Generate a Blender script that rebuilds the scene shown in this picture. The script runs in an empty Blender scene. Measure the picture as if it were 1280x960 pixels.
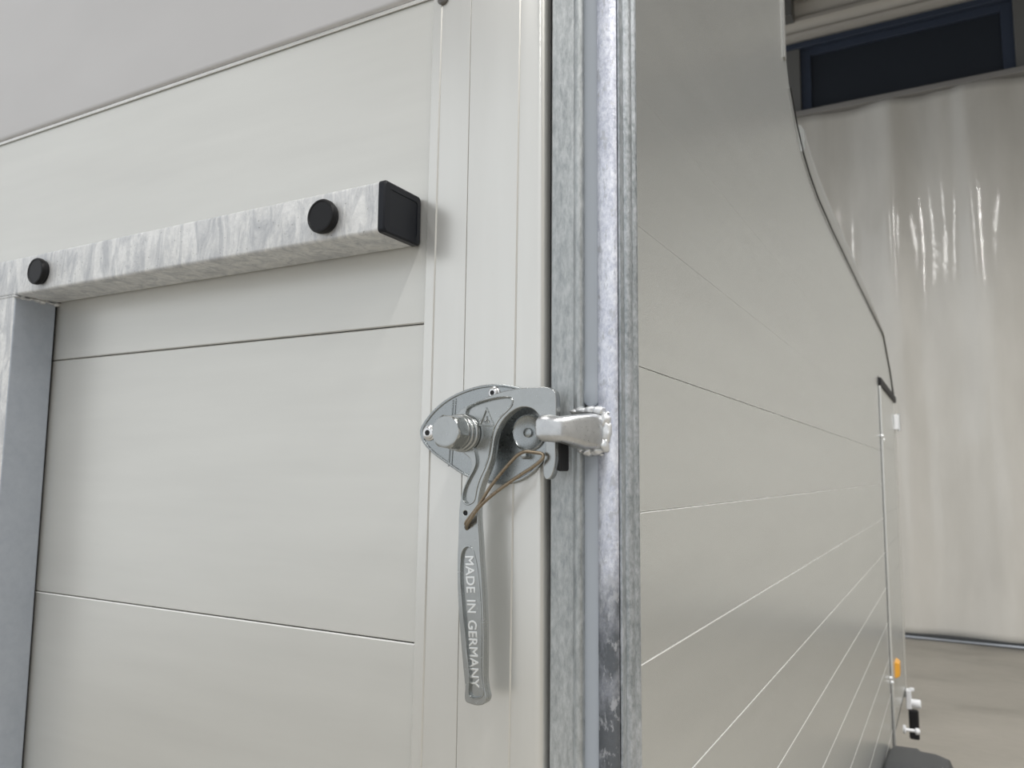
import bpy, bmesh, math, random
from mathutils import Vector, Matrix, noise
random.seed(7)
SC = bpy.context.scene
COL = SC.collection
PI = math.pi

# ------------------------------------------------------------------ camera
FPX, YAW, PITCH, ROLL = 989.5, .50732, .110237, .0091727
CAM = Vector((.2518, -.66, 1.5))
_f = Vector((-math.sin(YAW)*math.cos(PITCH), math.cos(YAW)*math.cos(PITCH), math.sin(PITCH)))
_r0 = Vector((math.cos(YAW), math.sin(YAW), 0)); _u0 = _r0.cross(_f)
CR = _r0*math.cos(ROLL) + _u0*math.sin(ROLL)
CU = -_r0*math.sin(ROLL) + _u0*math.cos(ROLL)
cd = bpy.data.cameras.new('camera'); cam = bpy.data.objects.new('camera', cd); COL.objects.link(cam)
m = Matrix.Identity(4)
for i in range(3):
    m[i][0] = CR[i]; m[i][1] = CU[i]; m[i][2] = -_f[i]; m[i][3] = CAM[i]
cam.matrix_world = m
cd.sensor_width = 36; cd.lens = FPX/1280*36; cd.clip_start = .02; cd.clip_end = 200
cd.dof.use_dof = True; cd.dof.focus_distance = .72; cd.dof.aperture_fstop = 12
SC.camera = cam

# ------------------------------------------------------------------ world, lamps, exposure
w = bpy.data.worlds.new('world'); SC.world = w; w.use_nodes = True
bg = w.node_tree.nodes['Background']; bg.inputs[0].default_value = (.93, .965, 1, 1); bg.inputs[1].default_value = .95
SC.view_settings.view_transform = 'Standard'; SC.view_settings.look = 'None'
SC.view_settings.exposure = 0.0; SC.view_settings.gamma = 1; SC.view_settings.use_curve_mapping = False
LAMPS = [(2.3, -3.8, 6.4, 265), (-2.4, -3.6, 4.6, 120), (2.3, 2.0, 3.0, 330), (5.6, -1.0, 6.0, 200)]
for (lx, ly, ll, e) in LAMPS:
    ld = bpy.data.lights.new('strip_light', 'AREA'); ld.shape = 'RECTANGLE'; ld.size = .22; ld.size_y = ll
    ld.energy = e*1.0; ld.color = (1, .985, .96)
    lo = bpy.data.objects.new('strip_light', ld); lo.location = (lx, ly, 6.93); COL.objects.link(lo)

# ------------------------------------------------------------------ helpers
def ray(px, py): return CR*((px-640)/FPX) - CU*((py-480)/FPX) + _f
def aty(px, py, Y):
    q = ray(px, py); return CAM + q*((Y-CAM.y)/q.y)
def atx(px, py, X):
    q = ray(px, py); return CAM + q*((X-CAM.x)/q.x)

def finish(name, me, mat, parent=None, smooth=None, bevel=0, segs=2, kind=None, label=None):
    o = bpy.data.objects.new(name, me); COL.objects.link(o)
    if mat is not None:
        me.materials.clear(); me.materials.append(mat)
    if smooth is not None:
        for p in me.polygons: p.use_smooth = True
        me.set_sharp_from_angle(angle=math.radians(smooth))
    if bevel:
        b = o.modifiers.new('bevel', 'BEVEL'); b.width = bevel; b.segments = segs; b.limit_method = 'ANGLE'; b.angle_limit = math.radians(35)
        b.harden_normals = False
    if parent is not None: o.parent = parent
    if kind: o['kind'] = kind
    if label: o['label'] = label
    return o

class MB:
    def __init__(s): s.v = []; s.f = []
    def add(s, vs, fs):
        n = len(s.v); s.v += [tuple(v) for v in vs]; s.f += [tuple(i+n for i in f) for f in fs]; return s
    def box(s, x0, x1, y0, y1, z0, z1):
        return s.add([(x, y, z) for z in (z0, z1) for y in (y0, y1) for x in (x0, x1)],
                     [(0,2,3,1), (4,5,7,6), (0,1,5,4), (2,6,7,3), (0,4,6,2), (1,3,7,5)])
    def prism(s, a, b):        # two matching rings
        n = len(a)
        return s.add(list(a)+list(b), [tuple(range(n))[::-1], tuple(range(n, 2*n))] + [(i, (i+1) % n, (i+1) % n+n, i+n) for i in range(n)])
    def rings(s, R, cap=True, closed=True):
        n = len(R[0]); vs = [v for r in R for v in r]; fs = []
        for k in range(len(R)-1):
            for i in range(n if closed else n-1):
                j = (i+1) % n
                fs.append((k*n+i, k*n+j, (k+1)*n+j, (k+1)*n+i))
        if cap and closed: fs += [tuple(range(n))[::-1], tuple((len(R)-1)*n+i for i in range(n))]
        return s.add(vs, fs)
    def tube(s, pts, r, n=10):
        pts = [Vector(p) for p in pts]; R = []; up = None
        for i, p in enumerate(pts):
            t = (pts[min(i+1, len(pts)-1)] - pts[max(i-1, 0)]).normalized()
            if up is None: up = t.orthogonal().normalized()
            up = (up - t*up.dot(t)).normalized(); b = t.cross(up)
            rr = r[i] if isinstance(r, (list, tuple)) else r
            R.append([p + (up*math.cos(2*PI*k/n) + b*math.sin(2*PI*k/n))*rr for k in range(n)])
        return s.rings(R)
    def lathe_y(s, c, prof, n=32, ph=0):      # prof: (radius, y) along world -Y/+Y
        R = [[(c[0]+r*math.cos(2*PI*k/n+ph), y, c[1]+r*math.sin(2*PI*k/n+ph)) for k in range(n)] for r, y in prof]
        return s.rings(R)
    def lathe_x(s, c, prof, n=20):
        R = [[(x, c[0]+r*math.cos(2*PI*k/n), c[1]+r*math.sin(2*PI*k/n)) for k in range(n)] for r, x in prof]
        return s.rings(R)
    def mesh(s, name):
        me = bpy.data.meshes.new(name); me.from_pydata(s.v, [], s.f); me.update()
        bm = bmesh.new(); bm.from_mesh(me); bmesh.ops.recalc_face_normals(bm, faces=bm.faces); bm.to_mesh(me); bm.free()
        return me
    def build(s, name, mat, parent=None, **k): return finish(name, s.mesh(name), mat, parent, **k)

def empty(name, loc, label, cat, group=None):
    o = bpy.data.objects.new(name, None); o.location = loc; COL.objects.link(o); o.empty_display_size = .1
    o['label'] = label; o['category'] = cat
    if group: o['group'] = group
    return o
def child(o, root):           # keep world placement of meshes written in world coordinates
    o.parent = root; o.matrix_parent_inverse = Matrix.Translation(-root.location) if True else None
    return o
def struct(o): o['kind'] = 'structure'; return o

def crom(P, n=4, closed=True):
    out = []; N = len(P)
    for i in range(N if closed else N-1):
        if closed: a, b, c, d = P[(i-1) % N], P[i], P[(i+1) % N], P[(i+2) % N]
        else: a, b, c, d = P[max(i-1, 0)], P[i], P[i+1], P[min(i+2, N-1)]
        for k in range(n):
            t = k/n
            out.append(tuple(.5*((2*b[j]) + (-a[j]+c[j])*t + (2*a[j]-5*b[j]+4*c[j]-d[j])*t*t + (-a[j]+3*b[j]-3*c[j]+d[j])*t**3) for j in range(len(b))))
    if not closed: out.append(tuple(P[-1]))
    return out

def plate_mesh(name, outlines, y_front, thick, bev, segs=2):
    """outlines: list of closed (x,z) loops (outer + holes); filled, extruded and bevelled, front at y_front facing -Y"""
    cu = bpy.data.curves.new(name, 'CURVE'); cu.dimensions = '2D'; cu.fill_mode = 'BOTH'
    for L in outlines:
        sp = cu.splines.new('POLY'); sp.points.add(len(L)-1)
        for p, q in zip(sp.points, L): p.co = (q[0], q[1], 0, 1)
        sp.use_cyclic_u = True
    cu.extrude = thick/2-bev; cu.bevel_depth = bev; cu.bevel_resolution = segs; cu.offset = -bev
    return curve_to_mesh(cu, Matrix.Translation((0, y_front+thick/2, 0)) @ Matrix.Rotation(PI/2, 4, 'X'), name)
def curve_to_mesh(cu, M, name):
    o = bpy.data.objects.new(name, cu); COL.objects.link(o)
    dg = bpy.context.evaluated_depsgraph_get()
    me = bpy.data.meshes.new_from_object(o.evaluated_get(dg)); me.name = name
    bpy.data.objects.remove(o); me.transform(M)
    return me
def join_mesh(name, ms):
    bm = bmesh.new()
    for me in ms: bm.from_mesh(me)
    out = bpy.data.meshes.new(name); bm.to_mesh(out); bm.free(); return out
def px_loop(P, Y, n=4, smooth=True):
    L = [aty(a, b, Y) for a, b in P]; L = [(p.x, p.z) for p in L]
    return crom(L, n) if smooth else L

# ------------------------------------------------------------------ materials
def mat(name, base=(.5, .5, .5), rough=.4, metal=0, spec=.5, build=None):
    M = bpy.data.materials.new(name); M.use_nodes = True; nt = M.node_tree
    b = nt.nodes['Principled BSDF']
    b.inputs['Base Color'].default_value = (*base, 1); b.inputs['Roughness'].default_value = rough
    b.inputs['Metallic'].default_value = metal; b.inputs['Specular IOR Level'].default_value = spec
    if build: build(nt, b)
    return M
def N(nt, t, **k):
    n = nt.nodes.new(t)
    for a, v in k.items():
        if a.startswith('i_'): n.inputs[a[2:].replace('_', ' ')].default_value = v
        else: setattr(n, a, v)
    return n
def coords(nt, scale=(1, 1, 1)):
    tc = N(nt, 'ShaderNodeTexCoord'); mp = N(nt, 'ShaderNodeMapping'); mp.inputs['Scale'].default_value = scale
    nt.links.new(tc.outputs['Object'], mp.inputs['Vector']); return mp.outputs['Vector']
def noise_n(nt, scale, vec, detail=4, rough=.6, dist=0):
    n = N(nt, 'ShaderNodeTexNoise'); n.inputs['Scale'].default_value = scale; n.inputs['Detail'].default_value = detail
    n.inputs['Roughness'].default_value = rough; n.inputs['Distortion'].default_value = dist; nt.links.new(vec, n.inputs['Vector']); return n.outputs['Fac']
def ramp(nt, fac, stops):
    r = N(nt, 'ShaderNodeValToRGB'); e = r.color_ramp.elements
    while len(e) < len(stops): e.new(.5)
    for x, (p, c) in zip(e, stops):
        x.position = p; x.color = (*c, 1) if len(c) == 3 else c
    nt.links.new(fac, r.inputs[0]); return r.outputs[0]
def mix(nt, f, a, b, mode='MIX'):
    x = N(nt, 'ShaderNodeMix'); x.data_type = 'RGBA'; x.blend_type = mode
    for s, v in ((0, f), (6, a), (7, b)):
        if hasattr(v, 'is_linked') or hasattr(v, 'links'): nt.links.new(v, x.inputs[s])
        else: x.inputs[s].default_value = v if s == 0 else (*v, 1)
    return x.outputs[2]
def bump(nt, b, h, strength, dist=.001):
    n = N(nt, 'ShaderNodeBump'); n.inputs['Strength'].default_value = strength; n.inputs['Distance'].default_value = dist
    nt.links.new(h, n.inputs['Height']); nt.links.new(n.outputs['Normal'], b.inputs['Normal'])
def g(v): return (v, v, v)

def aluminium(base, rough, metal, stretch, seed=0):
    def f(nt, b):
        v = coords(nt, stretch)
        n1 = noise_n(nt, 3.2, v, 3, .55)
        c = ramp(nt, n1, [(.3, tuple(x*.965 for x in base)), (.7, tuple(min(1, x*1.02) for x in base))])
        nt.links.new(c, b.inputs['Base Color'])
    return mat('anodised_aluminium', base, rough, metal, .5, f)
PLANK_L = aluminium((.655, .65, .615), .34, .5, (1, 1, 9))
PLANK_R = aluminium((.685, .70, .685), .27, .72, (.6, .6, 8))
PROFILE = aluminium((.72, .715, .685), .27, .6, (9, 9, 1))
EDGE = mat('aluminium_edge_highlight', (.93, .93, .91), .3, .3)  # light caught by the plank chamfers, put into a paler colour
PANEL_UP = aluminium((.555, .54, .53), .40, .45, (1, 1, 2))

def galv(name, lo, mid, hi, rough, metal, scale, stretch=(1, 1, 1), marks_reflection=None, bstr=.25, rv=1, cv=1):
    def f(nt, b):
        v = coords(nt, stretch)
        big = noise_n(nt, scale*.28, v, 5, .65, .6)
        fine = noise_n(nt, scale*3.5, v, 4, .7, .2)
        vo = N(nt, 'ShaderNodeTexVoronoi'); vo.inputs['Scale'].default_value = scale*2.2; nt.links.new(v, vo.inputs['Vector'])
        c = ramp(nt, big, [(.3, lo), (.52, mid), (.72, hi)])
        vb = N(nt, 'ShaderNodeRGBToBW'); nt.links.new(vo.outputs['Color'], vb.inputs[0])
        c = mix(nt, .18, c, ramp(nt, vb.outputs[0], [(.2, lo), (.8, hi)]))
        c = mix(nt, .42*cv, c, ramp(nt, fine, [(.35, lo), (.65, hi)]))
        if marks_reflection:
            c = marks_reflection(nt, c, big, fine)
        nt.links.new(c, b.inputs['Base Color'])
        nt.links.new(ramp(nt, fine, [(.3, g(rough-.1*rv)), (.7, g(rough+.12*rv))]), b.inputs['Roughness'])
        ad = N(nt, 'ShaderNodeMath', operation='ADD'); nt.links.new(big, ad.inputs[0]); nt.links.new(fine, ad.inputs[1])
        bump(nt, b, ad.outputs[0], bstr, .0015)
    return mat(name, mid, rough, metal, .5, f)
def dark_low(nt, c, big, fine):       # dark reflection put into the colour towards the post's foot, with pale zinc blisters
    v = coords(nt, (1, 1, .55))
    tc = N(nt, 'ShaderNodeTexCoord'); sx = N(nt, 'ShaderNodeSeparateXYZ'); nt.links.new(tc.outputs['Object'], sx.inputs[0])
    n = noise_n(nt, 26, v, 5, .7)
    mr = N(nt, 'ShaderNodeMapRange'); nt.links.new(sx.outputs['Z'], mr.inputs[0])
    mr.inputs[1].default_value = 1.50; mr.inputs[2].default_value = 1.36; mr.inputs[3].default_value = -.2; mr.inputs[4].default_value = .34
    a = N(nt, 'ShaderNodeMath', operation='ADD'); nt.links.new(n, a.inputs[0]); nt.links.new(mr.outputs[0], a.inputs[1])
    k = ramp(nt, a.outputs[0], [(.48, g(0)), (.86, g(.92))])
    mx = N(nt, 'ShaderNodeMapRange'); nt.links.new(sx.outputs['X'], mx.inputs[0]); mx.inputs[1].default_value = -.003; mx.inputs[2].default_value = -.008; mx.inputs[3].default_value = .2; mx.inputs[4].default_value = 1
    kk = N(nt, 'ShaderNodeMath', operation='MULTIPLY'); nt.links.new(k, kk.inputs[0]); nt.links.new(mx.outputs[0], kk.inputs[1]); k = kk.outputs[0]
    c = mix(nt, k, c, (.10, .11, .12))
    sp = noise_n(nt, 135, v, 4, .6)
    return mix(nt, ramp(nt, sp, [(.56, g(0)), (.64, g(.75))]), c, (.50, .51, .54))
def streaks(nt, c, big, fine):        # pale run marks of the zinc bath, across the bar
    v = coords(nt, (1.25, 1, .35))
    n = noise_n(nt, 42, v, 5, .7, 1.2)
    c = mix(nt, ramp(nt, n, [(.41, g(0)), (.65, g(.74))]), c, (.40, .415, .44))
    d = noise_n(nt, 300, coords(nt), 2, .5)
    return mix(nt, ramp(nt, d, [(.70, g(0)), (.76, g(.7))]), c, (.2, .2, .19))
GALV_BAR = galv('galvanised_bar', (.62, .62, .61), (.76, .76, .75), (.88, .88, .87), .5, .35, 60, (1, 1, 1), streaks)
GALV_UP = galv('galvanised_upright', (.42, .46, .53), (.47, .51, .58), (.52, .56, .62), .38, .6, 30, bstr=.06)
GALV_A = galv('galvanised_flat', (.25, .27, .275), (.43, .45, .455), (.63, .65, .65), .4, .65, 60, (1, 1, .35))
GALV_B = galv('galvanised_bright', (.42, .44, .52), (.68, .70, .80), (.95, .96, 1.0), .38, .7, 80, (1, 1, .7), dark_low, .35)
GALV_C = galv('galvanised_side_reflection', (.22, .25, .26), (.40, .43, .45), (.66, .68, .72), .42, .65, 80, (1, 1, .6), bstr=.3)  # darker reflection on the post's outward face, put into the zinc colour
CAST = galv('cast_zinc', (.38, .395, .39), (.43, .445, .44), (.48, .495, .49), .25, .95, 45, bstr=.008, rv=.25, cv=.3)
PLATED = galv('plated_steel', (.33, .35, .355), (.37, .39, .395), (.41, .43, .43), .27, .95, 30, bstr=.008, rv=.25, cv=.3)
CATCH = galv('galvanised_catch', (.46, .47, .48), (.57, .58, .585), (.68, .69, .70), .30, .85, 50, bstr=.05, rv=.4, cv=.6)
WELD = galv('galvanised_weld', (.60, .61, .62), (.74, .75, .76), (.86, .87, .88), .34, .7, 60, bstr=.1, rv=.4, cv=.6)
SEAL = mat('grey_sealant', (.36, .39, .43), .28)
BLACK = mat('black_plastic', (.005, .005, .006), .42, 0, .3)
NAVYBLACK = mat('black_plastic_cap', (.006, .0075, .012), .42, 0, .3)
RUBBER = mat('black_rubber', (.006, .006, .007), .6)
GREYPL = mat('grey_fender_plastic', (.05, .053, .056), .55)
BRONZE = galv('bronze_wire', (.20, .155, .11), (.27, .215, .155), (.36, .30, .22), .32, .9, 60, bstr=.05)
STEEL = mat('bright_steel', (.8, .8, .8), .25, .9)
WHITE = mat('white_plastic', (.82, .83, .85), .35)
AMBER = mat('amber_lens', (.75, .36, .04), .25)
DARKSCREW = mat('dark_steel_screw', (.16, .15, .14), .35, .8)
FRAME = mat('grey_painted_frame', (.17, .17, .165), .5)
def concrete(nt, b):
    v = coords(nt, (.5, 1, 1))
    n = noise_n(nt, 1.6, v, 6, .6, .4); n2 = noise_n(nt, 22, v, 4, .6)
    c = ramp(nt, n, [(.34, (.25, .23, .195)), (.5, (.37, .345, .30)), (.68, (.44, .41, .36))])
    c = mix(nt, .2, c, ramp(nt, n2, [(.3, (.18, .165, .14)), (.7, (.32, .30, .26))]))
    nt.links.new(c, b.inputs['Base Color']); nt.links.new(ramp(nt, n, [(.3, g(.3)), (.7, g(.5))]), b.inputs['Roughness']); bump(nt, b, n2, .1, .002)
CONC = mat('concrete', (.3, .28, .25), .4, 0, .4, concrete)
def pvc(nt, b):
    v = coords(nt, (1, 1, .25)); n = noise_n(nt, 5, v, 3, .5)
    nt.links.new(ramp(nt, n, [(.3, (.64, .62, .575)), (.7, (.71, .69, .645))]), b.inputs['Base Color'])
    v2 = coords(nt, (1, 1, .4)); bump(nt, b, noise_n(nt, 26, v2, 3, .6), .10, .01)
PVC = mat('pvc_film', (.5, .48, .45), .085, 0, .5, pvc)
BEIGE = mat('beige_sheet', (.60, .57, .52), .45, .2)
NAVY = mat('dark_blue_panel', (.024, .030, .042), .5)
NAVYF = mat('dark_blue_frame', (.05, .065, .10), .4)
WALLM = mat('wall_paint', (.38, .37, .35), .6)
CEILM = mat('ceiling_sheet', (.15, .145, .14), .6)

# ------------------------------------------------------------------ hall (setting)
HX0, HX1, HY0, HY1, HZ = -6, 7, -8, 8.6, 7.1
struct(MB().box(HX0, HX1, HY0, HY1, -.2, 0).build('floor', CONC))
struct(MB().box(HX0, HX1, HY1, HY1+.2, 0, HZ).build('wall_back', WALLM))
struct(MB().box(HX1, HX1+.2, HY0, HY1, 0, HZ).build('wall_right', WALLM))
struct(MB().box(HX0, HX1, HY0, HY1, HZ, HZ+.2).build('ceiling', CEILM))
struct(MB().box(HX0, HX1, 4.3, 4.6, 5.3, HZ).build('trim_20', CEILM))  # unseen beam added to shade the upper part of the curtain
# strip of facade above the curtain: ribbed beige sheet, dark glazing panel
PY = 7.9
mb = MB()
zs = [6.10, 6.12, 6.15, 6.19, 6.23, 6.27, 6.31, 6.35, 6.40, 6.44, 6.50, 6.56, 6.62, 6.68, 6.76, 7.1]
dy = [0, .03, .09, .10, .06, .07, .12, .12, .05, .06, .11, .11, .05, .06, .11, .11]
ring = [(PY-d, z) for d, z in zip(dy, zs)] + [(HY1, 7.1), (HY1, 6.10)]
mb.prism([(-6, y, z) for y, z in ring], [(7, y, z) for y, z in ring])
struct(mb.build('trim_1', BEIGE, smooth=40))
struct(MB().box(-6, 7, PY-.07, PY+.06, 6.035, 6.10).build('trim_2', NAVYF, bevel=.006))
sx = -1.135
for i, x in enumerate((-3.2, -1.065, 1.02, 3.1)):
    struct(MB().box(x-.075, x+.075, PY-.06, PY+.1, 5.22, 6.035).build('trim_%d' % (i+3), FRAME, bevel=.006))
for i, (x0, x1) in enumerate(((-3.125, -1.14), (-.99, .945), (1.095, 3.025))):
    if i != 1: continue
    wd = MB().box(x0, x1, PY+.04, PY+.07, 5.25, 6.035).build('window_1', NAVY); struct(wd)
    fr = MB()
    for a in ((x0, x0+.10, PY-.0, PY+.04, 5.25, 6.035), (x1-.10, x1, PY, PY+.04, 5.25, 6.035), (x0+.10, x1-.10, PY, PY+.04, 5.96, 6.035)): fr.box(*a)
    fr.build('window_frame', NAVYF, wd, bevel=.004)
for i, (x0, x1) in enumerate(((-6, -3.275), (-3.125, -1.14), (1.095, 3.025), (3.175, 7))):
    struct(MB().box(x0, x1, PY-.02, PY+.06, 5.25, 6.035).build('trim_%d' % (i+8), WALLM))
bk = MB().box(-1.12, -1.02, PY-.30, PY-.12, 6.30, 6.95); bk.box(-1.05, 2.2, PY-.26, PY-.2, 6.52, 6.56)
b = bk.build('ceiling_bracket', FRAME, bevel=.004); b['label'] = 'dark metal bracket with a thin rod under the beige ceiling sheets'; b['category'] = 'bracket'
# rail that carries the curtain
rl = MB().box(-4.5, 5.5, 7.70, 7.86, 5.222, 5.28).build('curtain_rail', mat('rail_grey', (.27, .26, .25), .5), bevel=.008)
rl['label'] = 'long grey rail below the dark window that carries the clear curtain'; rl['category'] = 'rail'

# curtain: real folds, sharper creases hanging from the hooks
cv = MB(); nx, nz = 420, 60; x0, x1 = -4.3, 5.3
folds = [(random.uniform(x0, x1), random.uniform(.07, .2), random.uniform(.015, .05)*random.choice((1, 1, -1)), random.uniform(-.02, .03)) for _ in range(34)]
G = []
for j in range(nz+1):
    z = 5.22 - (5.22-.03)*(j/nz)**1.0; row = []
    for i in range(nx+1):
        x = x0+(x1-x0)*i/nx
        t = (5.22-z)/5.2
        y = 7.76 + .034*math.sin(x*6.1+1.2*math.sin(x*1.7)) + .008*math.sin(x*13.7+.9) * (1-.5*t)
        for (fx, fw, fa, dr) in folds:
            d = (x-fx-dr*t*3)/(fw*(1+1.2*t))
            if abs(d) < 3: y -= fa*math.exp(-d*d)*(1-.62*t)
        y += .012*noise.noise((x*4, z*1.2, 3.1))
        row.append((x, y, z))
    G.append(row)
cv.rings(G, cap=False, closed=False)
cur = cv.build('strip_curtain', PVC, smooth=180)
cur.modifiers.new('thick', 'SOLIDIFY').thickness = .003
cur['label'] = 'glossy off-white plastic curtain hanging in folds down to the floor'; cur['category'] = 'curtain'
hem = MB().tube([(-4.3+.2*i, 7.715+.006*math.sin(i*.9), .018) for i in range(49)], .016, 10).build('hem_weight', mat('hem_grey', (.42, .45, .5), .35, .4), cur, smooth=60)
MB().box(-4.3, 5.3, 7.70, 7.83, .030, .052).build('hem_strip', mat('hem_dark', (.05, .055, .06), .5), cur)

# ------------------------------------------------------------------ trailer body
TR = empty('trailer', (-1.0, 2.0, 0), 'grey aluminium plank-sided trailer whose long side recedes to the right of the galvanised post', 'trailer')
def tp(o): return child(o, TR)
outline = [(.03, .42), (.03, 2.75), (.884, 2.75), (.887, 2.32), (.915, 2.272), (.98, 2.223), (1.06, 2.187), (1.14, 2.168), (1.26, 2.152), (1.5, 2.142), (1.75, 2.14), (2.3, 2.135), (3.22, 2.130), (3.592, 2.001), (3.81, 1.88), (3.822, .42)]
def ztop(y):
    y = min(max(y, .03), 3.822)
    if y <= .884: return 2.75
    P = outline[2:-1]
    for (a, za), (b, zb) in zip(P, P[1:]):
        if a <= y <= b and b > a: return za+(zb-za)*(y-a)/(b-a)
    return 1.88
seams = [1.599-.1345*k for k in range(-8, 9)]
seams = [2.75] + sorted([s for s in seams if .45 < s < 1.95], reverse=True) + [.42]
G2 = .0007
ysamp = [.03, .5, 2.846] + [y for y, z in outline[2:-1]]
def side_plank(z1, z0, ya, yb):
    ys = [y for y in sorted(set(ysamp+[ya, yb])) if ya-1e-6 <= y <= yb+1e-6]
    bv = .0013 if z1 < 1.65 else .0002
    lo, hi = z0+.00003, z1-.00003
    ys = [y for y in ys if ztop(y) > lo+1e-4]
    if len(ys) < 2: return None
    # crossing where the roof line cuts the plank's lower edge
    if ys[-1] < yb-1e-6:
        a = ys[-1]; b2 = yb
        for _ in range(30):
            mm = (a+b2)/2
            if ztop(mm) > lo+1e-4: a = mm
            else: b2 = mm
        ys.append(a)
    bot = [(y, lo) for y in ys]; top = [(y, min(hi, ztop(y))) for y in ys]
    rings_ = []
    M = MB(); n = len(ys)
    vs = []
    for (yb_, zb_), (_, zt_) in zip(bot, top):
        bb = min(bv, (zt_-zb_)/3)
        vs += [(-.012, yb_, zb_), (-bb*.5, yb_, zb_), (0, yb_, zb_+bb*.4), (0, yb_, zt_-bb), (-bb*1.6, yb_, zt_), (-.012, yb_, zt_)]
    R = [vs[i*6:(i+1)*6] for i in range(n)]
    M.rings(R)
    return M
for z1, z0 in zip(seams, seams[1:]):
    spans = [(.03, 3.822)] if z0 > 1.85 else [(.03, 2.846)]
    for ya, yb in spans:
        M = side_plank(z1, z0, ya, yb)
        if M:
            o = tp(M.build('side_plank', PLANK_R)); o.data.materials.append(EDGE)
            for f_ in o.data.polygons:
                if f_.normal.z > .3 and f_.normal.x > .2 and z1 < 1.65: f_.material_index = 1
# inner core behind the planks, floor and other walls of the box
def core_ring(x): return [(x, y, z) for y, z in outline]
mb = MB().prism(core_ring(-.013), core_ring(-.03)); tp(mb.build('side_core', mat('dark_joint', (.05, .05, .05), .6)))
# roof shell and front wall
R = [[(-.03, y, z-.002), (-2.0, y, z-.002), (-2.0, y, z-.03), (-.03, y, z-.03)] for y, z in outline[2:-1]]
R = [[(-.03, .06, 2.748), (-2.0, .06, 2.748), (-2.0, .06, 2.72), (-.03, .06, 2.72)]] + R
tp(MB().rings(R).build('roof', mat('roof_polyester', (.55, .55, .53), .3)))
tp(MB().box(-2.0, -.001, 3.79, 3.822, .42, 1.88).build('front_wall', PLANK_R))
tp(MB().box(-2.0, -.03, .06, 3.8, .42, .50).build('load_floor', FRAME))
# roof edge trim: bead that runs down the slope
tr = []
for k, (y, z) in enumerate(outline[2:-1]):
    h = .058*max(.08, min(1, (3.3-y)/1.0)) * (.35 if y < 1.02 else 1)
    tr.append([(x, y, z+dz*h) for x, dz in ((-.006, -.02), (.003, -.01), (.006, .12), (.004, .3), (.0065, .42), (.004, .6), (.005, .8), (-.002, 1), (-.03, 1.02), (-.03, -.02))])
tp(MB().rings(tr[4:]).build('roof_trim', mat('roof_trim_alu', (.50, .51, .50), .3, .6), smooth=50))
tp(MB().tube([(.003, y, z-.008) for y, z in outline[4:-1]], .0014, 8).build('roof_seal', RUBBER, smooth=60))
tp(MB().box(-.002, .0035, .858, .874, 2.30, 2.75).build('edge_strip', mat('edge_strip_grey', (.28, .28, .27), .4, .3), bevel=.001))
# corner edge at the front
tp(MB().tube([(-.006, 3.818, .42), (-.006, 3.818, 1.88)], .010, 12).build('corner_trim', PLANK_R, smooth=60))

# side door
dr = MB().box(-.012, .004, 2.868, 3.69, .50, 1.845).build('side_door', PLANK_R, bevel=.002); tp(dr)
for k in range(8):
    z = 1.75-.1345*k
    if z > .55: MB().box(.004, .0055, 2.90, 3.66, z-.1335, z-.0005).build('door_plank', PLANK_R, dr, bevel=.0006)
tp(MB().box(-.012, .010, 2.850, 2.866, .45, 1.86).build('door_jamb', PROFILE, bevel=.002))
tp(MB().box(-.012, .002, 2.846, 2.8495, .45, 1.90).build('door_seal', RUBBER))
tp(MB().box(-.012, .012, 2.849, 3.80, 1.865, 1.895).build('door_header', RUBBER, bevel=.003))
tp(MB().box(-.012, .003, 2.866, 3.69, 1.846, 1.864).build('door_lintel', PROFILE))
tp(MB().box(-.012, .006, 3.70, 3.80, .45, 1.864).build('corner_profile', PROFILE, bevel=.003))
def hinge(z, h):
    o = MB().box(.005, .022, 3.66, 3.72, z-h/2, z+h/2).build('door_hinge', WHITE, None, bevel=.003); tp(o)
    MB().tube([(.026, 3.70, z-h/2-.005), (.026, 3.70, z+h/2+.005)], .007, 10).build('hinge_pin', STEEL, o, smooth=60)
hinge(1.76, .075)
for py, px, r in ((545, 1104, .006), (550, 1105.5, .007), (847.5, 1115, .006), (853, 1116.5, .006)):
    p = atx(px, py, .012)
    tp(MB().lathe_x((p.y, p.z), [(r, .004), (r, .010), (r*.6, .014)], 12).build('button_screw', WHITE, smooth=40))
p = aty(1120, 835, 3.08)
tp(MB().prism([(.004, p.y-.05, p.z-.034), (.004, p.y+.05, p.z-.034), (.004, p.y+.05, p.z+.034), (.004, p.y-.05, p.z+.034)],
              [(.022, p.y-.035, p.z-.025), (.022, p.y+.035, p.z-.025), (.022, p.y+.035, p.z+.025), (.022, p.y-.035, p.z+.025)]).build('marker_light', AMBER, bevel=.003, label='amber side marker light'))
# door lock group near the lower front corner
YK = 3.70
a1, a2 = aty(1129, 861, YK), aty(1134, 885, YK)
print('lock', a1, a2)
o = tp(MB().box(.004, .026, YK-.02, YK+.03, a2.z, a1.z).build('door_lock', WHITE, bevel=.003, label='white door lock with round knob'))
k1, k2 = aty(1134, 878.5, YK), aty(1143, 878.5, YK)
MB().lathe_x((YK, k1.z), [(.019, .024), (.021, .028), (.021, .062), (.017, .066)], 20).build('knob', WHITE, o, smooth=40)
MB().box(.02, .040, YK-.01, YK+.015, a1.z-.004, a1.z+.008).build('lock_tab', WHITE, o, bevel=.002)
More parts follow.
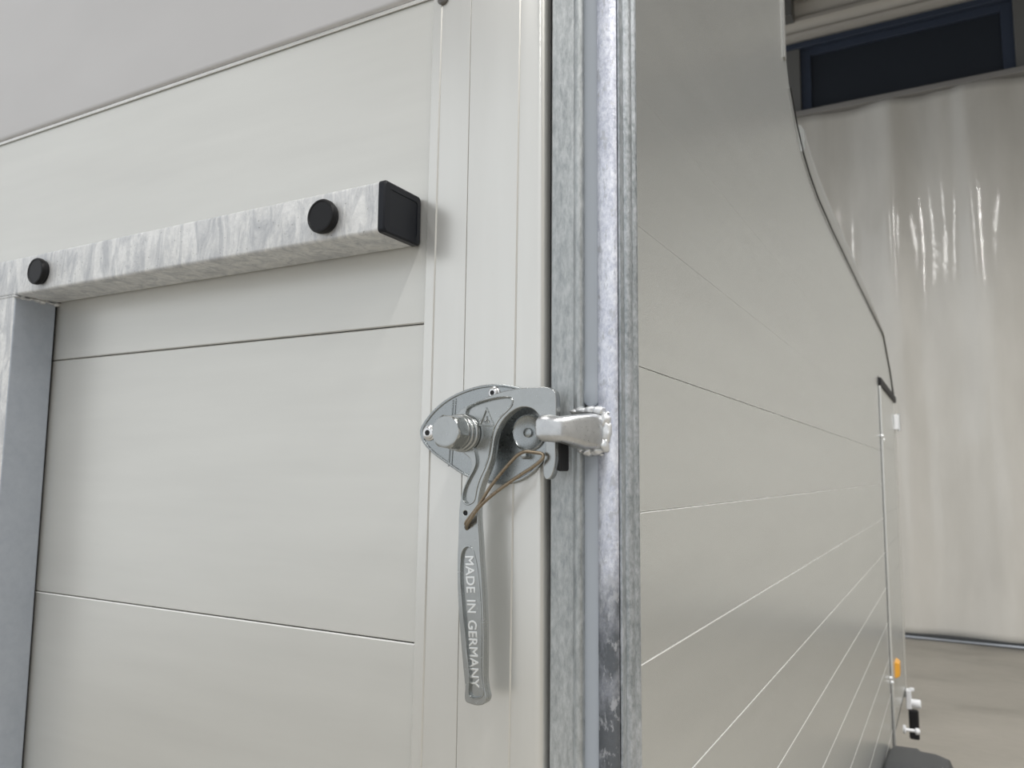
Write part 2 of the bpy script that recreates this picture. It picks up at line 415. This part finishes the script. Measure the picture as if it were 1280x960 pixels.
# black flap beyond the corner
q1, q2 = aty(1137.5, 886, 3.84), aty(1150, 925, 3.84)
tp(MB().box(.004, q2.x, 3.825, 3.85, q2.z, q1.z).build('black_flap', RUBBER, bevel=.008, label='black rubber flap at the front corner'))
a1, a2 = aty(1127, 911, 3.45), aty(1139, 914, 3.45)
print('stop', a1, a2)
o = tp(MB().tube([(.0, 3.45, a1.z), (.05, 3.46, a2.z)], .007, 12).build('door_stop', WHITE, smooth=60, label='white rod door stop'))
MB().lathe_x((3.45, a1.z), [(.018, .0), (.02, .008), (.014, .012)], 16).build('stop_plate', WHITE, o, smooth=40)
MB().lathe_x((3.46, a2.z), [(.008, .046), (.014, .050), (.014, .062), (.007, .068)], 16).build('stop_head', WHITE, o, smooth=60)

# wheel guard and wheel
WG = empty('wheel_guard', (.11, 2.35, 0), 'dark grey plastic wheel arch at the foot of the trailer side', 'mudguard')
R = []
yc, zc = 2.35, .36
for k in range(21):
    a = PI*k/20
    flat = (abs(math.cos(a))**1.5)*(1 if math.cos(a) > 0 else -1)
    yy = yc - .46*flat; zz = zc + .18*math.sin(a)**.5 if 0 < a < PI else zc
    prof = [(.004, -.02), (.004, .0), (.018, .014), (.09, .016), (.10, .008), (.15, .006), (.192, -.006), (.202, -.03), (.190, -.03), (.16, -.014), (.02, -.014)]
    R.append([(x, yy, zz+dz) for x, dz in prof])
child(MB().rings(R).build('arch', GREYPL, smooth=50), WG)
WH = empty('wheel', (.09, 2.35, 0), 'black trailer tyre under the dark grey wheel arch', 'wheel')
child(MB().lathe_x((2.35, .25), [(.15, .01), (.22, .0), (.25, .02), (.25, .15), (.22, .17), (.15, .165)], 40).build('tyre', RUBBER, smooth=40), WH)
child(MB().lathe_x((2.35, .25), [(.15, .03), (.15, .15), (.12, .12), (.05, .14)], 32).build('rim', STEEL, smooth=40), WH)

# rear corner post: galvanised flat tube + bright rounded corner section with sealant between
ZB, ZT = .42, 2.75
def ext(pts, z0=ZB, z1=ZT, nz=1):
    M = MB(); R = [[(x, y, z0+(z1-z0)*k/nz) for x, y in pts] for k in range(nz+1)]; return M.rings(R)
def X0(px, Y=0.0, py=590): return aty(px, py, Y).x
xa, xb, xc, xd, xe = X0(687.5), X0(717), X0(730, .003), X0(747, .002), X0(777)
def arc(cx, cy, r, a0, a1, n=6): return [(cx+r*math.cos(math.radians(a0+(a1-a0)*k/n)), cy+r*math.sin(math.radians(a0+(a1-a0)*k/n))) for k in range(n+1)]
# tube A: flat face then raised rounded ridge
tubeA = [(xa, .045), (xa, .0015), (xa+.0015, 0), (xb-.0015, 0), (xb-.0005, .0006)] + [(xb+.0004, -.0004)] + arc(xb+.0045, .0016, .0042, 190, 270, 4)[1:] + arc(xc-.0045, .0024, .005, 270, 350, 5) + [(xc+.0008, .045)]
tp(ext(tubeA, nz=12).build('post_flat_tube', GALV_A, smooth=35))
xw = -.0010
tubeB = [(xd, .03), (xd, .003), (xd+.001, .0015)] + arc(xe-.012, .011, .0125, 262, 312, 6) + [(xe-.004, .004), (xe-.004, .03)]
tp(ext(tubeB, nz=12).build('post_round_section', GALV_B, smooth=50))
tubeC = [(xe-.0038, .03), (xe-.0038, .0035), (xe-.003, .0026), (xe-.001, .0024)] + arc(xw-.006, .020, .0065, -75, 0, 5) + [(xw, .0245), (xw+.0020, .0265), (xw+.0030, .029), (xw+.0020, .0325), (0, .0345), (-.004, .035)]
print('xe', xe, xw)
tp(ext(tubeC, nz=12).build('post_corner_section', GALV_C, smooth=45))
tp(MB().box(xa+.002, -.004, .03, .06, ZB, ZT).build('post_core', GALV_A))
tp(MB().box(aty(680.5, 960, 0).x-.0012, xa+.001, .0105, .06, ZB, ZT).build('rubber_door_seal', RUBBER))
# sealant strip, one above the catch with a rounded end, one below
zt_end = aty(738, 508, 0).z; zl_top = aty(738, 566, 0).z
def seal(z0, z1, tongue):
    M = MB(); K = 40; R = []
    x0, x1 = xc+.0002, xd+.0004
    for k in range(K+1):
        if tongue:
            t = k/K; z = z0 + (z1-z0)*t**2.2
            s = min(1, math.sqrt(max(0, 1-(1-min(1, (z-z0)/.006))**2))+.05); h = .0045*(1 if z-z0 > .03 else .55+.45*(z-z0)/.03) if False else 0
            lift = .0025*math.exp(-((z-z0-.012)/.012)**2)
        else: z = z0+(z1-z0)*k/K; s = 1; lift = 0
        xm = (x0+x1)/2; hw = (x1-x0)/2*s; wob = .0003*noise.noise((0, 0, z*60))
        R.append([(xm-hw, .010, z), (xm-hw, .0035-lift*.4+wob, z), (xm-hw*.5, .003-lift+wob, z), (xm+hw*.5, .003-lift+wob, z), (xm+hw, .0035-lift*.4+wob, z), (xm+hw, .010, z)])
    return M.rings(R).build('sealant_strip', SEAL, smooth=60)
tp(seal(zt_end, ZT, True)); tp(seal(ZB, zl_top, False))

# catch welded on the post
def catch():
    secs = []   # px, y depth, top py, bottom py, half thickness along path
    data = [(669.5, -.0515, 525, 545, .002), (671, -.053, 520, 549.5, .006), (675, -.0535, 518, 551.5, .008), (685, -.053, 517.5, 552, .009), (700, -.051, 519.5, 552.5, .009),
            (709, -.046, 519.5, 553, .009), (720, -.037, 518, 555.5, .0095), (733, -.026, 517, 560, .010), (745, -.014, 516, 562, .011), (755, -.004, 517, 562, .008), (758, .002, 518, 561, .004)]
    pts = []
    for px, Y, t, b_, th in data:
        T = aty(px, t, Y); B = aty(px, b_, Y); pts.append((T, B, th))
    R = []
    for i, (T, B, th) in enumerate(pts):
        a = pts[max(i-1, 0)][0]; c = pts[min(i+1, len(pts)-1)][0]
        d = Vector((c.x-a.x, c.y-a.y, 0)).normalized(); nrm = Vector((-d.y, d.x, 0))   # pointing back
        if nrm.y < 0: nrm = -nrm
        h = T.z-B.z; r = min(.0062, h*.36, th*.75); ctr = (T+B)/2
        ring = []
        for (sz, sn) in ((1, 0), (1, 1), (-1, 1), (-1, 0)):
            pass
        W = 2*th
        def P(u, zz): return ctr + nrm*u + Vector((0, 0, zz))
        H = h/2
        for cu_, cz, a0 in ((W-r, H-r, 0), (r, H-r, 90), (r, -H+r, 180), (W-r, -H+r, 270)):
            for k in range(5):
                an = math.radians(a0+90*k/4); ring.append(P(cu_+r*math.cos(an), cz+r*math.sin(an)))
        R.append(ring)
    return MB().rings(R)
ct = tp(catch().build('catch_block', CATCH, smooth=50, label='galvanised catch block welded to the post'))
def blob(name, cs, mt, par, amp=.25, sc=220):
    bm = bmesh.new()
    for (c, r) in cs:
        d = bmesh.ops.create_icosphere(bm, subdivisions=3, radius=1)
        for v in d['verts']:
            q = v.co.copy(); k = 1+amp*noise.noise(Vector(c)*90+q*1.6)+amp*.4*noise.noise(q*4+Vector(c)*50)
            v.co = Vector((c[0]+q.x*r[0]*k, c[1]+q.y*r[1]*k, c[2]+q.z*r[2]*k))
    me = bpy.data.meshes.new(name); bm.to_mesh(me); bm.free()
    return finish(name, me, mt, par, smooth=180)
cs = []
for px, py, rx, ry_, rz in ((757, 526, .0052, .006, .008), (758.5, 540, .0055, .0055, .010), (756, 555, .0052, .006, .0075), (749, 513.5, .0062, .007, .0046), (739, 513, .0070, .0075, .0042), (729, 513.5, .0062, .007, .0036), (720, 515, .005, .006, .0026), (746, 563, .0065, .007, .0045), (736, 564, .0062, .007, .0046), (728, 562, .005, .006, .0032), (752, 568, .002, .002, .0015), (760, 516, .002, .002, .0015)):
    q = aty(px, py, -.001); cs.append(((q.x, q.y, q.z), (rx, ry_, rz)))
wb = blob('weld_bead', cs, WELD, ct, .35)

# ------------------------------------------------------------------ tailgate
TG = empty('tailgate', (-.9, .02, .42), 'light grey aluminium plank tailgate with vertical edge profile left of the galvanised post', 'tailgate')
def tg(o): return child(o, TG)
XL = -1.9
zA, zB_ = .44, 2.9
def lineX(pxt, pyt, pxb, pyb, Y=0.0):      # straight slanted vertical line through two points
    a = aty(pxt, pyt, Y); b = aty(pxb, pyb, Y)
    return lambda z: b.x+(a.x-b.x)*(z-b.z)/(a.z-b.z)
Lb = lineX(544.5, 0, 517.5, 900)           # right end of the planks
L1 = lineX(556, 5, 530, 960)               # first bright line
L2 = lineX(591, 0, 572, 960)
L3 = lineX(653, 0, 639, 960)
L4 = lineX(682.5, 0, 680.5, 960)
sl = [aty(532, 404.3, 0).z, aty(520, 804.5, 0).z]
pitch = sl[0]-sl[1]
zup = aty(515.6, 2.3, 0).z
zj = [zup, sl[0], sl[1], sl[1]-pitch, sl[1]-2*pitch, .44]
for z1, z0 in zip(zj, zj[1:]):
    lo, hi = z0+.0006, z1-.0006; bv = .0012
    a = [(XL, .03, lo), (XL, bv, lo), (XL, 0, lo+bv), (XL, 0, hi-bv), (XL, bv, hi), (XL, .03, hi)]
    b2 = [(Lb(z)-.0003, y, z) for _, y, z in a]
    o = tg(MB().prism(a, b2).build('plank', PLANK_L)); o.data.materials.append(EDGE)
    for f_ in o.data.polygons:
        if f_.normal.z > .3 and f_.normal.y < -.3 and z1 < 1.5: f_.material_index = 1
# upper panel: sits slightly proud with a rolled lower lip
lo = zup+.0022
prof = [(.03, lo), (.004, lo), (.0015, lo+.0006), (-.0012, lo+.003), (-.0022, lo+.007), (-.0022, zB_), (.03, zB_)]
tg(MB().prism([(XL, y, z) for y, z in prof], [(Lb(z)-.0003, y, z) for y, z in prof]).build('upper_panel', PANEL_UP, smooth=35, label='darker upper panel above the long joint'))
tg(MB().box(XL, Lb(1.5), .012, .028, .44, zB_).build('joint_backing', RUBBER))
# light lip on top of the highest plank
pr = [(.002, zup-.0014), (-.0012, zup-.0040), (-.0018, zup-.0028), (-.0015, zup-.0006), (.002, zup+.0002)]
tg(MB().prism([(XL, y, z) for y, z in pr], [(Lb(z)-.0005, y, z) for y, z in pr]).build('plank_lip', PROFILE))
# edge profile pieces: narrow flange, first field, second field, third field with rounded nose
def strip(name, LA, LB_, y, gap0, gap1, mt, bv=.0009, depth=.03, nose=False):
    zs = [zA, 1.2, 1.6, 2.0, zB_]; R = []
    for z in zs:
        xa_, xb_ = LA(z)+gap0, LB_(z)-gap1
        if nose: R.append([(xa_, depth, z), (xa_, y+bv, z), (xa_+bv, y, z), (xb_-.0085, y, z), (xb_-.0055, y+.0007, z), (xb_-.0032, y+.0022, z), (xb_-.0014, y+.0046, z), (xb_-.0004, y+.008, z), (xb_, y+.012, z), (xb_, depth, z)])
        else: R.append([(xa_, depth, z), (xa_, y+bv, z), (xa_+bv, y, z), (xb_-bv, y, z), (xb_, y+bv, z), (xb_, depth, z)])
    return tg(MB().rings(R).build(name, mt, smooth=40 if nose else None))
strip('edge_flange', Lb, L1, -.0046, .0, 0, PROFILE, .0012)
strip('edge_profile', L1, L2, -.0034, 0, 0, PROFILE, .0002)
strip('edge_profile', L2, L3, -.0037, 0, 0, PROFILE, .0012)
strip('edge_profile', L3, L4, -.0025, 0, 0, PROFILE, .0002, nose=True)
tg(MB().tube([(XL, -.0016, zup-.0046), (Lb(zup)-.001, -.0016, zup-.0046)], .0010, 8).build('lip_bead', PROFILE, smooth=80))
sc_ = aty(554, -1, -.004)
o = tg(MB().lathe_y((sc_.x, sc_.z), [(.0066, -.0030), (.0066, -.0052), (.0050, -.0068), (.0030, -.0072), (.0027, -.0050)], 20).build('edge_screw', DARKSCREW, smooth=40))
MB().lathe_y((sc_.x, sc_.z), [(.0026, -.0070), (.0026, -.0074)], 6).build('socket', RUBBER, o)

# ------------------------------------------------------------------ galvanised frame on the tailgate
SF = empty('support_frame', (-.5, -.03, 1.0), 'mottled galvanised square-tube frame with black plugs fixed on the tailgate', 'frame')
def sf(o): return child(o, SF)
bp = aty(518, 265, 0); xe_ = aty(516, 275, -.002).x
YF_ = -.062
zt = aty(470, 229, YF_).z; zb = aty(470.3, 288.8, YF_).z
zt2 = aty(0, 325.5, YF_).z; zb2 = aty(17.5, 369.7, YF_).z
print('bar z', zt, zt2, zb, zb2, xe_)
ZT_, ZB2 = (zt+zt2)/2, (zb+zb2)/2
def rrect(y0, y1, z0, z1, r, n=4):
    P = []
    for cy, cz, a0 in ((y1-r, z1-r, 0), (y0+r, z1-r, 90), (y0+r, z0+r, 180), (y1-r, z0+r, 270)):
        for k in range(n+1):
            a = math.radians(a0+90*k/n); P.append((cy+r*math.cos(a), cz+r*math.sin(a)))
    return P
xcap = aty(473, 260, YF_).x
P = rrect(YF_, -.0015, ZB2, ZT_, .004)
xs = [-1.45, -1.0, -.8, -.7, -.6, -.5, -.4, -.3, xcap]
sf(MB().rings([[(x, y, z) for y, z in P] for x in xs]).build('crossbar', GALV_BAR, smooth=40))
P1 = rrect(YF_-.0006, -.001, ZB2-.0006, ZT_+.0004, .004)
P2 = rrect(YF_+.0010, -.0025, ZB2+.001, ZT_-.0012, .004)
P3 = rrect(YF_+.008, -.0085, ZB2+.007, ZT_-.0072, .003)
cap = MB().rings([[(x, y, z) for y, z in Q] for x, Q in ((xcap+.0002, P1), (xcap+.0065, P1), (xcap+.0080, P2), (xcap+.0082, P3), (xcap+.0076, P3))])
sf(cap.build('end_cap', NAVYBLACK, smooth=30, label='black plastic end cap'))
def plug(px, py, rad):
    c = aty(px, py, YF_-.010)
    pr_ = [(rad*.9, YF_+.0005), (rad*.93, YF_-.003), (rad, YF_-.0045), (rad*1.0, YF_-.0088), (rad*.95, YF_-.0102), (rad*.86, YF_-.0106), (rad*.82, YF_-.0099), (rad*.3, YF_-.0099)]
    sf(MB().lathe_y((c.x, c.z), pr_, 48).build('round_plug', BLACK, smooth=35, label='round black plastic plug'))
plug(400, 269.5, .0178); plug(43.5, 338.5, .0178)
# upright tube under the bar
xr = aty(17, 385, YF_).x
P = [(x, y) for y, x in rrect(YF_+.0003, -.0035, xr-.06, xr, .003)]
zt_u = ZB2-.001
up_ = sf(MB().rings([[(x, y, z) for x, y in P] for z in (.5, 1.2, 1.5, zt_u)]).build('upright', GALV_UP, smooth=40))
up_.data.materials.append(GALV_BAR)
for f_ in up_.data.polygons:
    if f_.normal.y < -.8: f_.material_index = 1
sf(MB().box(xr-.058, xr-.004, -.0036, -.0012, .5, zt_u).build('upright_gasket', RUBBER))
cs = []
for k in range(9):
    t = k/8; cs.append(((xr+.0008, YF_+.003+t*.055, zt_u-.001+.0008*math.sin(k*2.3)), (.0035, .005, .0022+.0010*math.sin(k*1.7))))
for k in range(8):
    t = k/7; cs.append(((xr-.003-t*.055, YF_+.0004, zt_u), (.005, .0012, .0016)))
q = aty(66, 379, -.006); cs.append(((q.x, q.y, q.z), (.004, .003, .0028)))
sf(blob('weld_bead', cs, GALV_BAR, None, .2))

# ------------------------------------------------------------------ lever latch
LL = empty('lever_latch', (-.15, -.01, 1.5), 'cast metal lever latch with handle hanging down in front of the edge profile', 'latch')
def ll(o): return child(o, LL)
YP = -.0080
plate_px = [(524.5, 541), (528, 530), (540, 514), (557, 499.5), (576, 489.5), (598, 482.5), (622, 480), (645, 483), (668, 491), (684, 503), (691, 520), (691, 545), (685, 566), (672, 585), (657, 597), (641, 604), (622, 606), (603, 602), (581, 595), (560, 581), (541, 567), (529, 554)]
PL = px_loop(plate_px, YP)
mn = Vector((sum(p[0] for p in PL)/len(PL), sum(p[1] for p in PL)/len(PL)))
PLi = [(mn.x+(x-mn.x)*.955, mn.y+(z-mn.y)*.945) for x, z in PL]
me1 = plate_mesh('mounting_plate', [PL], YP+.0012, .0032, .0008)
me2 = plate_mesh('mounting_plate', [PL, PLi], YP, .0025, .0008)
pl = ll(finish('mounting_plate', join_mesh('mounting_plate', [me1, me2]), PLATED, smooth=40))
rg = MB()
for a, b2 in (((565.5, 500), (560, 583)), ((569, 498), (563.5, 584))):
    A, B = aty(*a, YP), aty(*b2, YP); rg.tube([(A.x, YP+.001, A.z), (B.x, YP+.001, B.z)], .0008, 8)
child(rg.build('plate_ridge', PLATED, smooth=60), LL); bpy.data.objects['plate_ridge'].parent = pl; bpy.data.objects['plate_ridge'].matrix_parent_inverse = Matrix.Identity(4)
def sub(o, par): o.parent = par; o.matrix_parent_inverse = Matrix.Identity(4); return o
def screw(px, py, r, par, name='plate_screw'):
    c = aty(px, py, YP-.002)
    o = MB().lathe_y((c.x, c.z), [(r*1.25, YP+.001), (r*1.2, YP-.0003), (r, YP-.0010), (r*.95, YP-.0022), (r*.72, YP-.0032), (r*.46, YP-.0033), (r*.44, YP-.0010)], 24).build(name, STEEL, smooth=35); sub(o, par)
    o2 = MB().lathe_y((c.x, c.z), [(r*.44, YP-.0026), (r*.44, YP-.0031)], 6).build('hex_socket', RUBBER, smooth=30)
    return o
s1 = screw(535, 541, .0064, pl); s2 = screw(616, 491, .0052, pl)
for o in [x for x in bpy.data.objects if x.name.startswith('hex_socket')]: sub(o, pl)
# round boss on the plate seen through the lever's opening
c = aty(661, 541, YP)
o = MB().lathe_y((c.x, c.z), [(.0175, YP+.001), (.0172, YP-.0012), (.0160, YP-.0016), (.0145, YP-.0004), (.0045, YP-.0004), (.0042, YP-.0030), (.0026, YP-.0036)], 36).build('plate_boss', PLATED, smooth=40); sub(o, pl)
c = aty(655, 569, YP-.006)
o = MB().lathe_y((c.x, c.z), [(.0036, YP+.001), (.0038, YP-.006), (.0030, YP-.008), (.0012, YP-.0085)], 20).build('stop_pin', CAST, smooth=50); sub(o, pl)

YL = -.034; TH = .0098
lever_px = [(575, 513), (584, 508), (600, 500.5), (618, 492.5), (636, 487.5), (652, 485), (668, 484), (682, 483.6), (690, 486), (694, 492), (695, 502), (695, 516), (694.5, 540), (694, 560), (694, 575), (692, 588), (688.5, 596.5), (684, 599.5), (680.5, 597), (678.5, 588), (679.5, 577), (681.5, 565), (681.5, 552), (679, 538), (676.5, 526), (672, 517), (665, 511), (656.5, 508.8), (648, 510), (639, 515), (630.5, 523), (623.5, 534), (618.5, 547), (616.5, 560), (614.5, 572), (610.5, 585), (605.5, 597), (601, 610), (598, 625), (597, 640), (597.5, 656), (599, 675), (600, 697), (601.8, 721), (603.2, 745), (604.3, 770), (605, 802), (604.8, 830), (604.8, 850), (606.5, 864), (608.3, 873), (605, 880), (597, 882), (588, 880), (582, 877), (580.5, 870), (581, 858), (579, 836), (576, 802), (573.5, 768), (572, 740), (571.5, 712), (572, 690), (572.8, 667), (573.2, 650), (574, 635), (576.5, 619), (581, 605), (586.5, 592), (589.5, 581), (587, 573), (580, 567), (572, 560), (566.5, 549), (565, 537), (567.5, 524)]
recA = [(584, 512), (594, 506), (608, 501.5), (622, 498.5), (634, 497.5), (639.5, 500), (639, 506), (633, 513), (625, 521), (618.5, 531), (615, 542), (612.8, 557), (610, 571), (605, 585), (599, 598), (595, 611), (592.5, 624), (588, 628.5), (583, 629), (579.2, 624), (580.5, 613), (586, 600), (592.5, 588), (595.5, 578), (594, 566), (590, 555), (586, 540), (583, 525)]
recB = [(576.5, 700), (578.5, 689), (583.5, 684), (589, 686), (593, 697), (596.2, 715), (598.5, 738), (600, 765), (600.6, 800), (600.2, 830), (601, 848), (603.2, 862), (602, 869.5), (594, 872), (588, 870.5), (586.3, 864), (587.3, 852), (586, 835), (583.2, 808), (580.2, 775), (577.3, 745), (576, 722)]
LO = px_loop(lever_px, YL); RA = px_loop(recA, YL); RB = px_loop(recB, YL)
def off(L, d):         # move loop outwards by d along local normal
    out = []; n = len(L)
    area = sum(L[i][0]*L[(i+1) % n][1]-L[(i+1) % n][0]*L[i][1] for i in range(n)); s = 1 if area > 0 else -1
    for i in range(n):
        ax, az = L[i-1]; bx, bz = L[(i+1) % n]; tx, tz = bx-ax, bz-az; l = math.hypot(tx, tz) or 1
        out.append((L[i][0]+s*tz/l*d, L[i][1]-s*tx/l*d))
    return out
hole = aty(581.5, 641.5, YL); hr = .0022
HC = [(hole.x+hr*math.cos(2*PI*k/16), hole.z+hr*math.sin(2*PI*k/16)) for k in range(16)]
mA = plate_mesh('lever_body', [LO], YL+.0026, TH-.0026, .0012, 3)
mB = plate_mesh('lever_body', [LO, RA, RB, HC], YL, .0036, .0008, 3)
lv = ll(finish('lever', join_mesh('lever', [mA, mB]), CAST, smooth=40))
lv.matrix_parent_inverse = Matrix.Translation(-LL.location)
# thin raised rims around the two recesses
rim = MB()
for L in (RA, RB):
    rim.tube([(x, YL+.0001, z) for x, z in off(L, .0008)] + [(off(L, .0008)[0][0], YL+.0003, off(L, .0008)[0][1])], .0009, 6)
sub(rim.build('lever_rim', CAST, smooth=60), lv)
sub(MB().lathe_y((hole.x, hole.z), [(.0020, YL+.0014), (.0016, YL+.0008)], 14).build('rivet_hole', RUBBER), lv)
# embossed triangle emblem
YE = YL+.0026
tri = [aty(*q, YE) for q in ((608.5, 511), (600.5, 531.5), (617.5, 532))]
tri = [(p.x, p.z) for p in tri]; cx_ = sum(p[0] for p in tri)/3; cz_ = sum(p[1] for p in tri)/3
def tscale(k):
    k *= 1.12
    return [(cx_+(x-cx_)*k, cz_+(z-cz_)*k) for x, z in tri]
em = plate_mesh('emblem', [tscale(1.0), tscale(.80)], YE-.0016, .0026, .0003, 1)
eo = finish('emblem', em, CAST, smooth=30, label='embossed triangular maker mark'); sub(eo, lv)
cs = [((cx_+dx, YE-.0002, cz_+dz), (r, .0011, r2)) for dx, dz, r, r2 in ((0, .0022, .0008, .0014), (-.0014, -.0006, .0013, .0008), (.0014, -.0012, .0013, .0009), (0, -.0024, .0024, .0006), (.0004, .0002, .0007, .0016))]
sub(blob('emblem_relief', cs, CAST, None, .2), lv)
# raised lettering, reading downwards
tA, tB = aty(586.5, 694, YE), aty(593.5, 858, YE)
fc = bpy.data.curves.new('lettering', 'FONT'); fc.body = 'MADE IN GERMANY'; fc.size = 1; fc.align_x = 'LEFT'; fc.align_y = 'CENTER'; fc.space_character = 1.02; fc.space_word = 1.5
fo = bpy.data.objects.new('t', fc); COL.objects.link(fo); bpy.context.view_layer.update()
wdt = fo.dimensions.x; bpy.data.objects.remove(fo)
fc.extrude = .06; fc.bevel_depth = .03; fc.bevel_resolution = 1; fc.offset = -.006
Lh = math.hypot(tB.x-tA.x, tB.z-tA.z); sx_ = Lh/wdt; hgt = .0090/.70
ang = math.atan2(tB.z-tA.z, tB.x-tA.x)
M = Matrix.Translation((tA.x, YE, tA.z)) @ Matrix.Rotation(PI/2, 4, 'X') @ Matrix.Rotation(ang, 4, 'Z') @ Matrix.Diagonal((sx_, hgt, .009, 1))
lt = curve_to_mesh(fc, M, 'lettering')
LETTER = mat('raised_lettering', (.84, .85, .84), .26, .85)
sub(finish('raised_lettering', lt, LETTER, smooth=30, label='raised words MADE IN GERMANY'), lv)

# pivot: spacer behind lever, collars and hex bolt in front
c = aty(579, 541.5, YL); BC = (c.x, c.z)
ll(MB().lathe_y(BC, [(.0165, YP+.001), (.0165, YL+TH)], 40).build('pivot_spacer', PLATED, smooth=40))
ll(MB().lathe_y(BC, [(.0178, YL+.0015), (.0178, YL-.0022), (.0168, YL-.0032), (.0150, YL-.0036), (.0150, YL-.0045), (.0166, YL-.0048), (.0172, YL-.0062), (.0170, YL-.0086), (.0160, YL-.0098), (.0148, YL-.0100), (.0148, YL-.0112), (.0163, YL-.0116), (.0166, YL-.0135), (.0158, YL-.0148), (.010, YL-.015)], 48).build('pivot_collar', CAST, smooth=50))
# hex head with chamfered face
M_ = MB(); yb0, yf = YL-.0148, YL-.0305; AFr = .0168
def hexr(r, rc, y, n=48):
    ring = []
    for k in range(n):
        a = 2*PI*k/n+.35; t = ((a-.35+PI/6) % (PI/3))-PI/6
        rr = min(r*math.cos(PI/6)/math.cos(t), rc); ring.append((BC[0]+rr*math.cos(a), y, BC[1]+rr*math.sin(a)))
    return ring
M_.rings([hexr(AFr, .0160, yb0), hexr(AFr, .0165, yb0-.001), hexr(AFr, .0168, yf+.0042), hexr(AFr, .0156, yf+.0018), hexr(AFr, .0142, yf+.0003), hexr(AFr, .0134, yf), hexr(AFr, .0105, yf+.0002), hexr(AFr, .003, yf+.0002)])
ll(M_.build('hex_bolt', CAST, smooth=28))
# bronze spring clip
cp = [(583.5, 658, -.0345), (582.5, 653, -.0385), (590, 643, -.040), (600, 629.5, -.0405), (612, 610, -.0405), (627, 590.5, -.040), (641, 574.5, -.039), (649, 567.5, -.038), (657, 564.5, -.0375), (668, 565.5, -.0375), (677, 567, -.038), (679.2, 570, -.039), (676.5, 575, -.040), (667, 583, -.0405), (650, 594, -.041), (631, 607, -.0415), (612, 621.5, -.042), (598, 635, -.042), (589, 648, -.0415), (584, 656, -.039), (583.5, 661, -.034)]
W = [tuple(aty(a, b_, y)) for a, b_, y in cp]
W = crom(W, 5, closed=False)
ll(MB().tube(W, .0016, 10).build('spring_clip', BRONZE, smooth=80, label='bent bronze wire spring clip'))
c = aty(583, 659, YL-.001)
ll(MB().lathe_y((c.x, c.z), [(.0026, YL+.001), (.0026, YL-.0004), (.0016, YL-.0005)], 16).build('clip_hole', RUBBER, smooth=40))
# small black block under the catch
q0, q1 = aty(693, 552, -.030), aty(703, 589, -.030)
ll(MB().box(q0.x, q0.x+.0045, -.026, -.008, q1.z, q0.z+.004).build('black_block', RUBBER, bevel=.002))

bpy.context.view_layer.update()
